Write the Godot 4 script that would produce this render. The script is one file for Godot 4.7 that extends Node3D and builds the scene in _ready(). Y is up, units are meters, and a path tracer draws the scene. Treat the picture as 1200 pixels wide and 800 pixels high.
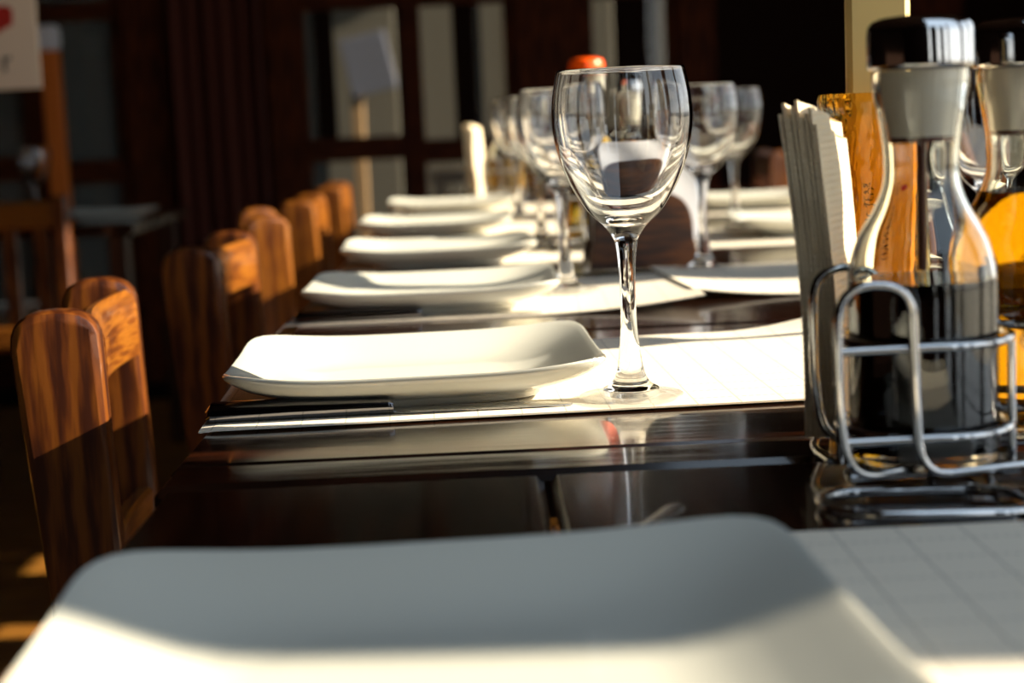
extends Node3D
# A long varnished table set for a meal on a covered terrace, low sun from the right.
# Lengths in metres. T(x, y, d): x across, y above the table top, d along the table away from the viewer.

const TOP := 0.75

func T(x: float, y: float, d: float) -> Vector3:
	return Vector3(x, TOP + y, -d)

# ---------------------------------------------------------------- mesh building
class MB:
	var V := PackedVector3Array()
	var I := PackedInt32Array()
	func v(p: Vector3) -> int:
		V.append(p)
		return V.size() - 1
	func tri(a: int, b: int, c: int) -> void:
		I.append(a); I.append(b); I.append(c)
	func quad(a: int, b: int, c: int, d: int) -> void:
		tri(a, b, c); tri(a, c, d)
	func fix(from: int) -> void:      # turn the faces added since `from` outwards
		var vol := 0.0
		for k in range(from, I.size(), 3):
			vol += V[I[k]].dot(V[I[k + 1]].cross(V[I[k + 2]]))
		if vol < 0.0:
			for k in range(from, I.size(), 3):
				var t := I[k + 1]
				I[k + 1] = I[k + 2]
				I[k + 2] = t

func add_box(m: MB, c: Vector3, size: Vector3, bev := 0.002, basis := Basis()) -> MB:
	var h := size / 2.0
	var b := minf(bev, minf(h.x, minf(h.y, h.z)) * 0.9)
	var id := {}
	for sx in [-1, 1]:
		for sy in [-1, 1]:
			for sz in [-1, 1]:
				var s := Vector3(sx, sy, sz)
				id[[s, 0]] = m.v(c + basis * (s * Vector3(h.x, h.y - b, h.z - b)))
				id[[s, 1]] = m.v(c + basis * (s * Vector3(h.x - b, h.y, h.z - b)))
				id[[s, 2]] = m.v(c + basis * (s * Vector3(h.x - b, h.y - b, h.z)))
	var polys := []
	for ax in 3:
		var u := (ax + 1) % 3
		var w := (ax + 2) % 3
		for sg in [-1, 1]:
			var q := []
			for p in [[-1, -1], [1, -1], [1, 1], [-1, 1]]:
				var s := Vector3()
				s[ax] = sg; s[u] = p[0]; s[w] = p[1]
				q.append(id[[s, ax]])
			polys.append(q)
		for p in [[-1, -1], [1, -1], [1, 1], [-1, 1]]:
			var a := Vector3(); var d := Vector3()
			a[ax] = -1; a[u] = p[0]; a[w] = p[1]
			d[ax] = 1; d[u] = p[0]; d[w] = p[1]
			polys.append([id[[a, u]], id[[d, u]], id[[d, w]], id[[a, w]]])
	for sx in [-1, 1]:
		for sy in [-1, 1]:
			for sz in [-1, 1]:
				var s := Vector3(sx, sy, sz)
				polys.append([id[[s, 0]], id[[s, 1]], id[[s, 2]]])
	for q in polys:
		var n: Vector3 = (m.V[q[1]] - m.V[q[0]]).cross(m.V[q[2]] - m.V[q[0]])
		if n.dot(m.V[q[0]] + m.V[q[2]] - 2.0 * c) < 0.0:
			q.reverse()
		for k in range(1, q.size() - 1):
			m.tri(q[0], q[k], q[k + 1])
	return m

func add_lathe(m: MB, prof: PackedVector2Array, seg := 48, at := Vector3.ZERO) -> MB:
	var from := m.I.size()
	var rings := []
	for p in prof:
		var r := []
		if p.x < 1e-6:
			r.append(m.v(at + Vector3(0, p.y, 0)))
		else:
			for k in seg:
				var a := TAU * k / seg
				r.append(m.v(at + Vector3(p.x * cos(a), p.y, p.x * sin(a))))
		rings.append(r)
	for i in rings.size() - 1:
		var a: Array = rings[i]
		var b: Array = rings[i + 1]
		for k in seg:
			var l := (k + 1) % seg
			if a.size() == 1 and b.size() == 1:
				continue
			elif a.size() == 1:
				m.tri(a[0], b[k], b[l])
			elif b.size() == 1:
				m.tri(a[k], b[0], a[l])
			else:
				m.quad(a[k], b[k], b[l], a[l])
	m.fix(from)
	return m

func add_loft(m: MB, secs: Array, closed := false) -> MB:
	var from := m.I.size()
	var ids := []
	for s in secs:
		var r := []
		for p in s:
			r.append(m.v(p))
		ids.append(r)
	var n: int = ids[0].size()
	var cnt := ids.size() if closed else ids.size() - 1
	for i in cnt:
		var a: Array = ids[i]
		var b: Array = ids[(i + 1) % ids.size()]
		for k in n:
			var l := (k + 1) % n
			m.quad(a[k], a[l], b[l], b[k])
	if not closed:
		for e in [0, ids.size() - 1]:
			var c := Vector3()
			for p in secs[e]:
				c += p
			var ci := m.v(c / n)
			for k in n:
				var l := (k + 1) % n
				if e == 0:
					m.tri(ci, ids[e][l], ids[e][k])
				else:
					m.tri(ci, ids[e][k], ids[e][l])
	m.fix(from)
	return m

func add_tube(m: MB, pts: Array, r: float, seg := 10, closed := false) -> MB:
	var secs := []
	var n := pts.size()
	var up := Vector3.UP
	for i in n:
		var a: Vector3 = pts[(i - 1 + n) % n] if closed or i > 0 else pts[i]
		var b: Vector3 = pts[(i + 1) % n] if closed or i < n - 1 else pts[i]
		var t := (b - a).normalized()
		if i == 0:
			up = Vector3.UP if absf(t.y) < 0.9 else Vector3.RIGHT
		var s := t.cross(up).normalized()
		up = s.cross(t).normalized()
		var ring := []
		for k in seg:
			var g := TAU * k / seg
			ring.append(pts[i] + (s * cos(g) + up * sin(g)) * r)
		secs.append(ring)
	return add_loft(m, secs, closed)

func inset(poly: PackedVector2Array, d: float) -> PackedVector2Array:
	var out := PackedVector2Array()
	var n := poly.size()
	var area := 0.0
	for i in n:
		area += poly[i].cross(poly[(i + 1) % n])
	var sg := 1.0 if area > 0 else -1.0
	for i in n:
		var e1 := (poly[i] - poly[(i - 1 + n) % n]).normalized()
		var e2 := (poly[(i + 1) % n] - poly[i]).normalized()
		var nn := (Vector2(-e1.y, e1.x) + Vector2(-e2.y, e2.x)) * sg
		nn = nn.normalized()
		var c := maxf(0.5, nn.dot(Vector2(-e1.y, e1.x) * sg))
		out.append(poly[i] + nn * d / c)
	return out

func add_extrude(m: MB, poly: PackedVector2Array, depth: float, bev: float, xf := Transform3D()) -> MB:
	# polygon in x/y, pushed along +z
	var from := m.I.size()
	var small := inset(poly, bev)
	var mid := inset(poly, bev * 0.3)
	var levels := [[small, 0.0], [mid, bev * 0.3], [poly, bev], [poly, depth - bev], [mid, depth - bev * 0.3], [small, depth]]
	var ids := []
	for lv in levels:
		var r := []
		for p in lv[0]:
			r.append(m.v(xf * Vector3(p.x, p.y, lv[1])))
		ids.append(r)
	var n := poly.size()
	for i in ids.size() - 1:
		for k in n:
			var l := (k + 1) % n
			m.quad(ids[i][k], ids[i][l], ids[i + 1][l], ids[i + 1][k])
	var area := 0.0
	for i in n:
		area += poly[i].cross(poly[(i + 1) % n])
	var tr := Geometry2D.triangulate_polygon(small)
	for k in range(0, tr.size(), 3):
		var a := tr[k]; var b := tr[k + 1]; var c := tr[k + 2]
		var ar := (small[b] - small[a]).cross(small[c] - small[a])
		if (ar > 0) != (area > 0):
			var t := b
			b = c
			c = t
		m.tri(ids[5][a], ids[5][b], ids[5][c])
		m.tri(ids[0][a], ids[0][c], ids[0][b])
	m.fix(from)
	return m

func make(m: MB, crease := 42.0) -> ArrayMesh:
	var n := m.I.size() / 3
	var fn := PackedVector3Array()
	fn.resize(n)
	var near := {}
	var gid := PackedInt32Array()
	gid.resize(m.V.size())
	var key := {}
	for i in m.V.size():
		var k := Vector3i((m.V[i] * 50000.0).round())
		if not key.has(k):
			key[k] = key.size()
		gid[i] = key[k]
	var lists := []
	lists.resize(key.size())
	for i in lists.size():
		lists[i] = []
	for f in n:
		var a := m.V[m.I[f * 3]]
		fn[f] = (m.V[m.I[f * 3 + 1]] - a).cross(m.V[m.I[f * 3 + 2]] - a)
		for j in 3:
			lists[gid[m.I[f * 3 + j]]].append(f)
	var vs := PackedVector3Array()
	var ns := PackedVector3Array()
	var lim := cos(deg_to_rad(crease))
	for f in n:
		if fn[f].length_squared() < 1e-20:
			continue
		var me := fn[f].normalized()
		for j in [0, 2, 1]:
			var vi := m.I[f * 3 + j]
			var s := Vector3()
			for g in lists[gid[vi]]:
				var l := fn[g].length()
				if l > 1e-10 and fn[g].dot(me) > lim * l:
					s += fn[g]
			vs.append(m.V[vi])
			ns.append(s.normalized() if s.length_squared() > 0 else me)
	var arr := []
	arr.resize(Mesh.ARRAY_MAX)
	arr[Mesh.ARRAY_VERTEX] = vs
	arr[Mesh.ARRAY_NORMAL] = ns
	var am := ArrayMesh.new()
	am.add_surface_from_arrays(Mesh.PRIMITIVE_TRIANGLES, arr)
	return am

# ---------------------------------------------------------------- objects
var taken := {}

func numbered(called: String) -> String:
	var k: int = taken.get(called, 0)
	taken[called] = k + 1
	return called if k == 0 else "%s_%03d" % [called, k]

func tag(o: Node, label: String, category: String, group := "", kind := "") -> Node:
	if label: o.set_meta("label", label)
	if category: o.set_meta("category", category)
	if group: o.set_meta("group", group)
	if kind: o.set_meta("kind", kind)
	return o

func part(called: String, mesh, mat: Material, parent: Node3D, at := Vector3.ZERO) -> MeshInstance3D:
	var o := MeshInstance3D.new()
	o.name = called
	o.mesh = make(mesh) if mesh is MB else mesh
	o.material_override = mat
	o.position = at
	o.cast_shadow = GeometryInstance3D.SHADOW_CASTING_SETTING_ON
	parent.add_child(o, true)
	return o

func solo(called: String, mesh, mat: Material, at: Vector3, label: String, category: String, group := "") -> MeshInstance3D:
	var o := part(numbered(called), mesh, mat, self, at)
	tag(o, label, category, group)
	return o

func thing(called: String, at: Vector3, label: String, category: String, group := "", turn := 0.0) -> Node3D:
	var o := Node3D.new()
	o.name = numbered(called)
	add_child(o)
	o.position = at
	o.rotation.y = turn
	tag(o, label, category, group)
	return o

func copy(src: Node3D, called: String, at: Vector3, label: String, turn := 0.0, group := "") -> Node3D:
	var o: Node3D = src.duplicate()
	o.name = numbered(called)
	add_child(o)
	o.position = at
	o.rotation.y = turn
	o.set_meta("label", label)
	if group: o.set_meta("group", group)
	return o

func struct(called: String, mesh, mat: Material, at := Vector3.ZERO) -> MeshInstance3D:
	var o := part(called, mesh, mat, self, at)
	o.set_meta("kind", "structure")
	return o

# ---------------------------------------------------------------- materials
var M := {}
var noise_soft: NoiseTexture2D
var noise_fine: NoiseTexture2D

func noise_tex(freq: float, sd: int, cols: Array, offs: Array, size := 512, oct := 4) -> NoiseTexture2D:
	var f := FastNoiseLite.new()
	f.noise_type = FastNoiseLite.TYPE_SIMPLEX_SMOOTH
	f.seed = sd
	f.frequency = freq
	f.fractal_octaves = oct
	var t := NoiseTexture2D.new()
	t.width = size
	t.height = size
	t.seamless = true
	t.noise = f
	var g := Gradient.new()
	g.offsets = PackedFloat32Array(offs)
	g.colors = PackedColorArray(cols)
	t.color_ramp = g
	return t

func plain(c: Color, rough: float, metal := 0.0, spec := 0.5) -> StandardMaterial3D:
	var m := StandardMaterial3D.new()
	m.albedo_color = c
	m.roughness = rough
	m.metallic = metal
	m.metallic_specular = spec
	return m

func wood(tex: Texture2D, scale: Vector3, rough: float, coat := 0.0, bump := 0.0) -> StandardMaterial3D:
	var m := StandardMaterial3D.new()
	m.albedo_texture = tex
	m.uv1_triplanar = true
	m.uv1_scale = scale
	m.roughness = rough
	if coat > 0:
		m.clearcoat_enabled = true
		m.clearcoat = coat
		m.clearcoat_roughness = 0.08
	if bump > 0:
		m.heightmap_enabled = true
		m.heightmap_texture = noise_soft
		m.heightmap_scale = bump
	return m

func clear(c: Color, ior_scale := 0.05) -> StandardMaterial3D:
	var m := StandardMaterial3D.new()
	m.transparency = BaseMaterial3D.TRANSPARENCY_ALPHA
	m.refraction_enabled = true
	m.refraction_scale = ior_scale
	m.albedo_color = Color(c.r, c.g, c.b, 0.0)
	m.roughness = 0.0
	return m

func grid_image(px: int, line: float, base: float, gap: bool) -> ImageTexture:
	var im := Image.create(px, px, false, Image.FORMAT_RGB8)
	var f := FastNoiseLite.new()
	f.seed = 5
	f.frequency = 0.11
	for y in px:
		for x in px:
			var u := float(x) / px
			var v := float(y) / px
			var on := false
			if u < line and (not gap or fmod(v * 6.0, 1.0) < 0.6): on = true
			if v < line and (not gap or fmod(u * 6.0, 1.0) < 0.6): on = true
			var k := 1.0 + 0.03 * f.get_noise_2d(x, y)
			var c := base * k * (0.66 if on else 1.0)
			im.set_pixel(x, y, Color(c, c * 0.96, c * 0.885))
	return ImageTexture.create_from_image(im)

func waffle_image(px: int) -> ImageTexture:
	var im := Image.create(px, px, false, Image.FORMAT_RGB8)
	for y in px:
		for x in px:
			var u := float(x) / px * TAU
			var v := float(y) / px * TAU
			var c := 0.5 + 0.25 * cos(u) + 0.25 * cos(v)
			im.set_pixel(x, y, Color(c, c, c))
	return ImageTexture.create_from_image(im)

func materials() -> void:
	noise_soft = noise_tex(0.012, 3, [Color.BLACK, Color.WHITE], [0.0, 1.0], 512, 3)
	noise_fine = noise_tex(0.05, 4, [Color.BLACK, Color.WHITE], [0.0, 1.0], 512, 4)
	var grain := noise_tex(0.014, 11, [Color(0.32, 0.15, 0.035), Color(0.48, 0.27, 0.06), Color(0.56, 0.345, 0.09), Color(0.41, 0.21, 0.045)], [0.22, 0.45, 0.6, 0.8])
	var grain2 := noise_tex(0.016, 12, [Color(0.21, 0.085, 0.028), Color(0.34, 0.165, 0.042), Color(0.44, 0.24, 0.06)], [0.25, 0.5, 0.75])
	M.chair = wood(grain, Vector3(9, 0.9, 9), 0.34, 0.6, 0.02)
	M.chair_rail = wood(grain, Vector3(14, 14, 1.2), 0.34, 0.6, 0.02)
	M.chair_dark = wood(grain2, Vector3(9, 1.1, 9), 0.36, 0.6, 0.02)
	var tg := noise_tex(0.015, 21, [Color(0.075, 0.032, 0.016), Color(0.155, 0.068, 0.03), Color(0.22, 0.10, 0.042)], [0.25, 0.55, 0.8])
	M.board_x = wood(tg, Vector3(0.9, 8, 8), 0.2, 1.0, 0.035)
	M.board_z = wood(tg, Vector3(8, 8, 0.9), 0.2, 1.0, 0.035)
	M.holder = wood(grain2, Vector3(1.5, 10, 10), 0.5)
	M.holder.albedo_color = Color(0.8, 0.8, 0.8)
	M.table_leg = wood(tg, Vector3(8, 0.9, 8), 0.35, 0.5)
	var wg := noise_tex(0.015, 31, [Color(0.22, 0.09, 0.035), Color(0.32, 0.14, 0.055), Color(0.39, 0.18, 0.07)], [0.25, 0.55, 0.8])
	M.frame = wood(wg, Vector3(6, 0.8, 6), 0.7)
	M.frame_x = wood(wg, Vector3(0.8, 6, 6), 0.7)
	var fl := noise_tex(0.015, 41, [Color(0.40, 0.25, 0.08), Color(0.52, 0.34, 0.11), Color(0.58, 0.40, 0.14)], [0.25, 0.55, 0.8])
	M.frame.albedo_color = Color(0.86, 0.88, 0.80)
	M.frame_x.albedo_color = Color(0.86, 0.88, 0.80)
	M.frame.metallic_specular = 0.25
	M.frame_x.metallic_specular = 0.25
	M.floor = wood(fl, Vector3(0.6, 5, 5), 0.45)
	M.porcelain = plain(Color(0.81, 0.81, 0.77), 0.07)
	M.glass = clear(Color(1, 1, 1))
	M.bottle_glass = clear(Color(0.99, 1.0, 0.98))
	M.pane = plain(Color(0.9, 0.95, 0.93, 0.06), 0.02)
	M.pane.metallic_specular = 0.3
	M.pane.transparency = BaseMaterial3D.TRANSPARENCY_ALPHA
	M.foot_glass = plain(Color(0.80, 0.79, 0.75, 0.16), 0.0)
	M.foot_glass.transparency = BaseMaterial3D.TRANSPARENCY_ALPHA
	M.oil = clear(Color(0.87, 0.60, 0.04), 0.045)
	M.olive = clear(Color(0.80, 0.66, 0.10), 0.045)
	M.vinegar = plain(Color(0.035, 0.012, 0.006), 0.03)
	M.amber = clear(Color(1.0, 0.82, 0.38))
	M.amber.heightmap_enabled = true
	M.amber.heightmap_texture = noise_soft
	M.amber.heightmap_scale = 0.16
	M.amber.uv1_triplanar = true
	M.amber.uv1_scale = Vector3(15, 5, 15)
	M.chrome = plain(Color(0.78, 0.78, 0.78), 0.07, 1.0)
	M.steel = plain(Color(0.80, 0.80, 0.80), 0.25, 1.0)
	M.dark_steel = plain(Color(0.42, 0.42, 0.44), 0.1, 1.0)
	M.plug = plain(Color(0.96, 0.92, 0.87), 0.4)
	M.plug.backlight_enabled = true
	M.plug.backlight = Color(0.5, 0.48, 0.45)
	M.plug_ring = plain(Color(0.36, 0.15, 0.07), 0.4)
	M.orange_cap = plain(Color(0.96, 0.33, 0.03), 0.3)
	M.mat = StandardMaterial3D.new()
	M.mat.albedo_texture = grid_image(256, 0.035, 0.90, true)
	M.mat.uv1_triplanar = true
	M.mat.uv1_scale = Vector3(38, 38, 38)
	M.mat.roughness = 0.9
	M.mat.backlight_enabled = true
	M.mat.backlight = Color(0.25, 0.22, 0.17)
	M.napkin = StandardMaterial3D.new()
	M.napkin.albedo_color = Color(0.90, 0.84, 0.72)
	M.napkin.uv1_triplanar = true
	M.napkin.uv1_scale = Vector3(420, 300, 420)
	M.napkin.heightmap_enabled = true
	M.napkin.heightmap_texture = waffle_image(64)
	M.napkin.heightmap_scale = 0.05
	M.napkin.roughness = 0.95
	M.napkin.backlight_enabled = true
	M.napkin.backlight = Color(0.45, 0.36, 0.24)
	M.napkin_plain = plain(Color(0.84, 0.85, 0.88), 0.95)
	M.card = plain(Color(0.90, 0.78, 0.50), 0.6)
	M.ink = plain(Color(0.16, 0.07, 0.03), 0.7)
	M.red_ink = plain(Color(0.66, 0.10, 0.03), 0.7)
	M.sign = plain(Color(0.88, 0.80, 0.70), 0.7)
	M.curtain = plain(Color(0.29, 0.11, 0.05), 0.9)
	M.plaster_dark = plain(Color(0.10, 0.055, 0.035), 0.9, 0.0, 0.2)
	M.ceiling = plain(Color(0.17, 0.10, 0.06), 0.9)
	M.pale = plain(Color(0.45, 0.43, 0.38), 0.8)
	M.pale_blue = plain(Color(0.46, 0.48, 0.56), 0.8)
	M.pale_wood = plain(Color(0.72, 0.58, 0.40), 0.7)
	M.orange_wood = plain(Color(0.80, 0.42, 0.10), 0.6)
	M.stone = wood(noise_tex(0.03, 51, [Color(0.55, 0.52, 0.47), Color(0.66, 0.63, 0.57)], [0.3, 0.7], 256), Vector3(0.7, 0.7, 0.7), 0.9)

# ---------------------------------------------------------------- curves
func smooth2(p: Array, per := 5) -> PackedVector2Array:
	var out := PackedVector2Array()
	for i in p.size() - 1:
		var a: Vector2 = p[maxi(i - 1, 0)]
		var b: Vector2 = p[i]
		var c: Vector2 = p[i + 1]
		var d: Vector2 = p[mini(i + 2, p.size() - 1)]
		for k in per:
			out.append(b.cubic_interpolate(c, a, d, float(k) / per))
	out.append(p[p.size() - 1])
	return out

func round_path(pts: Array, r: float, closed := false, steps := 6) -> Array:
	# a polyline with its corners rounded
	var out := []
	var n := pts.size()
	for i in n:
		if not closed and (i == 0 or i == n - 1):
			out.append(pts[i])
			continue
		var p: Vector3 = pts[i]
		var a: Vector3 = pts[(i - 1 + n) % n] - p
		var b: Vector3 = pts[(i + 1) % n] - p
		var d := minf(r, minf(a.length(), b.length()) * 0.49)
		var p0 := p + a.normalized() * d
		var p2 := p + b.normalized() * d
		for k in steps + 1:
			var t := float(k) / steps
			out.append(p0.lerp(p, t).lerp(p.lerp(p2, t), t))
	return out

# ---------------------------------------------------------------- table ware
func glass_meshes() -> Array:
	# [bowl with stem, foot]
	var outer := smooth2([Vector2(0.0175, 0.0054), Vector2(0.0168, 0.0064), Vector2(0.0125, 0.0090), Vector2(0.0094, 0.0140), Vector2(0.0074, 0.0225), Vector2(0.0056, 0.0380), Vector2(0.0047, 0.0600), Vector2(0.0052, 0.0800), Vector2(0.0064, 0.0930), Vector2(0.0082, 0.0990), Vector2(0.0132, 0.1060), Vector2(0.0232, 0.1160), Vector2(0.0340, 0.1345), Vector2(0.0400, 0.1520), Vector2(0.0424, 0.1700), Vector2(0.0412, 0.1860), Vector2(0.0384, 0.1993)], 5)
	var inner := smooth2([Vector2(0.0373, 0.1993), Vector2(0.0400, 0.1860), Vector2(0.0411, 0.1700), Vector2(0.0387, 0.1525), Vector2(0.0325, 0.1360), Vector2(0.0215, 0.1190), Vector2(0.0110, 0.1110), Vector2(0.0, 0.1085)], 6)
	var p := PackedVector2Array([Vector2(0, 0.0020), Vector2(0.0165, 0.0018), Vector2(0.0173, 0.0024)])
	p.append_array(outer)
	p.append(Vector2(0.0379, 0.2000))
	p.append_array(inner)
	var foot := PackedVector2Array([Vector2(0.0177, 0.0014), Vector2(0.022, 0.0010), Vector2(0.029, 0.0002)])
	foot.append_array(smooth2([Vector2(0.0315, 0.0008), Vector2(0.0318, 0.0022), Vector2(0.0270, 0.0034), Vector2(0.0215, 0.0045), Vector2(0.0177, 0.0054)], 5))
	foot.append(Vector2(0.0177, 0.0014))
	return [make(add_lathe(MB.new(), p, 80), 60), make(add_lathe(MB.new(), foot, 80), 60)]

func wine_glass(gm: Array, at: Vector3, label: String, group: String) -> Node3D:
	var t := thing("wine_glass", at, label, "wine glass", group)
	part("bowl_and_stem", gm[0], M.glass, t)
	part("foot", gm[1], M.foot_glass, t)
	return t

func plate_mesh() -> ArrayMesh:
	var m := MB.new()
	var half := 0.1190
	var seg := 120
	# [share of the way out, height, share of the rim's lift] over the top, round the rim, under to the foot
	var lv := [[0.0, 0.0062, 0.0], [0.25, 0.0062, 0.0], [0.48, 0.0064, 0.02], [0.58, 0.0072, 0.08], [0.68, 0.0096, 0.2], [0.78, 0.0134, 0.4], [0.88, 0.0178, 0.66], [0.95, 0.0207, 0.86], [0.985, 0.0222, 0.97], [0.997, 0.0222, 1.0], [1.0, 0.0212, 1.0], [0.994, 0.0196, 0.97], [0.97, 0.0172, 0.88], [0.90, 0.0125, 0.62], [0.82, 0.0090, 0.36], [0.74, 0.0064, 0.12], [0.69, 0.0052, 0.0], [0.672, 0.0040, 0.0], [0.666, 0.0010, 0.0], [0.655, 0.0, 0.0], [0.63, 0.0, 0.0], [0.62, 0.0018, 0.0], [0.0, 0.0018, 0.0]]
	var from := m.I.size()
	var ids := []
	for L in lv:
		var r := []
		if L[0] == 0.0:
			r.append(m.v(Vector3(0, L[1], 0)))
		else:
			for k in seg:
				var a := TAU * k / seg
				var c := Vector2(cos(a), sin(a))
				var e: float = lerpf(2.6, 8.0, clampf((L[0] - 0.4) / 0.5, 0, 1))
				var R: float = half / pow(pow(absf(c.x), e) + pow(absf(c.y), e), 1.0 / e)
				var corner := clampf((half / pow(pow(absf(c.x), 8.0) + pow(absf(c.y), 8.0), 1.0 / 8.0) / half - 1.0) / 0.30, 0, 1)
				r.append(m.v(Vector3(c.x * R * L[0], L[1] * 1.06 + 0.0045 * corner * corner * L[2], c.y * R * L[0] * 0.868)))
		ids.append(r)
	for i in ids.size() - 1:
		var a: Array = ids[i]
		var b: Array = ids[i + 1]
		for k in seg:
			var l := (k + 1) % seg
			if a.size() == 1: m.tri(a[0], b[k], b[l])
			elif b.size() == 1: m.tri(a[k], b[0], a[l])
			else: m.quad(a[k], b[k], b[l], a[l])
	m.fix(from)
	return make(m, 40)

func mat_mesh(w: float, d: float, shape: Callable) -> ArrayMesh:
	# a sheet w x d with thickness; shape(u, v) moves its points; u runs along x, v away from the viewer
	var m := MB.new()
	var nu := 44
	var nv := 32
	var th := 0.0011
	var top := []
	var bot := []
	for i in nu + 1:
		for j in nv + 1:
			var p := Vector3(-w / 2 + w * i / nu, 0.0014, d / 2 - d * j / nv)
			p = shape.call(p, float(i) / nu, float(j) / nv)
			top.append(m.v(p))
			bot.append(m.v(p - Vector3(0, th, 0)))
	var ix := func(i: int, j: int) -> int: return i * (nv + 1) + j
	for i in nu:
		for j in nv:
			m.quad(top[ix.call(i, j)], top[ix.call(i + 1, j)], top[ix.call(i + 1, j + 1)], top[ix.call(i, j + 1)])
			m.quad(bot[ix.call(i, j)], bot[ix.call(i, j + 1)], bot[ix.call(i + 1, j + 1)], bot[ix.call(i + 1, j)])
	var rim := []
	for i in nu: rim.append([i, 0])
	for j in nv: rim.append([nu, j])
	for i in nu: rim.append([nu - i, nv])
	for j in nv: rim.append([0, nv - j])
	for k in rim.size():
		var a: Array = rim[k]
		var b: Array = rim[(k + 1) % rim.size()]
		m.quad(bot[ix.call(a[0], a[1])], bot[ix.call(b[0], b[1])], top[ix.call(b[0], b[1])], top[ix.call(a[0], a[1])])
	m.fix(0)
	return make(m, 50)

func knife(at: Vector3, turn: float, label: String, group: String) -> Node3D:
	# lies along x, handle towards -x
	var t := thing("table_knife", at, label, "knife", group, turn)
	var secs := []
	for s in [[-0.113, 0.008, 0.0040], [-0.110, 0.0115, 0.0056], [-0.06, 0.0105, 0.0056], [-0.003, 0.0090, 0.0048], [0.0, 0.0082, 0.0042]]:
		secs.append(oval(s[0], s[1], s[2], 0.0))
	part("handle", add_loft(MB.new(), secs), M.dark_steel, t)
	var bl := []
	for s in [[0.0, 0.0060, 0.0013, 0.0], [0.01, 0.0085, 0.0012, 0.001], [0.06, 0.0090, 0.0010, 0.001], [0.095, 0.0075, 0.0008, 0.002], [0.108, 0.0025, 0.0006, 0.005]]:
		bl.append(oval(s[0], s[1], s[2], s[3]))
	part("blade", add_loft(MB.new(), bl), M.steel, t)
	return t

func oval(x: float, wide: float, high: float, off: float, lift := 0.0) -> Array:
	var r := []
	for k in 16:
		var a := TAU * k / 16
		r.append(Vector3(x, high + lift + high * signf(sin(a)) * pow(absf(sin(a)), 0.7), off + wide * signf(cos(a)) * pow(absf(cos(a)), 0.6)))
	return r

func teaspoon(at: Vector3, turn: float, label: String, group: String) -> Node3D:
	# lies along x, handle end towards +x
	var t := thing("teaspoon", at, label, "spoon", group, turn)
	var hs := []
	for q in [[-0.02, 0.0030, 0.0013, 0.0025], [0.0, 0.0022, 0.0012, 0.0030], [0.03, 0.0026, 0.0011, 0.0022], [0.055, 0.0040, 0.0010, 0.0016], [0.066, 0.0048, 0.0010, 0.0016], [0.071, 0.0040, 0.0009, 0.0018], [0.074, 0.0015, 0.0008, 0.0020]]:
		hs.append(oval(q[0], q[1], q[2], 0.0, q[3]))
	part("handle", add_loft(MB.new(), hs), M.steel, t)
	var m := MB.new()
	var secs := []
	for j in 13:
		var v := float(j) / 12
		var x := -0.018 - 0.040 * v
		var wd := 0.0115 * sqrt(maxf(0.02, sin(PI * clampf(v * 0.96 + 0.02, 0, 1))))
		var sec := []
		for side in [1, -1]:
			for k in 9:
				var u: float = (k / 4.0 - 1.0) * side
				var dip: float = 0.0052 * (1.0 - u * u) * sin(PI * clampf(v, 0.02, 0.98))
				sec.append(Vector3(x, 0.0062 - dip + side * 0.0005, u * wd))
		secs.append(sec)
	part("bowl", add_loft(m, secs), M.steel, t)
	return t

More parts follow.
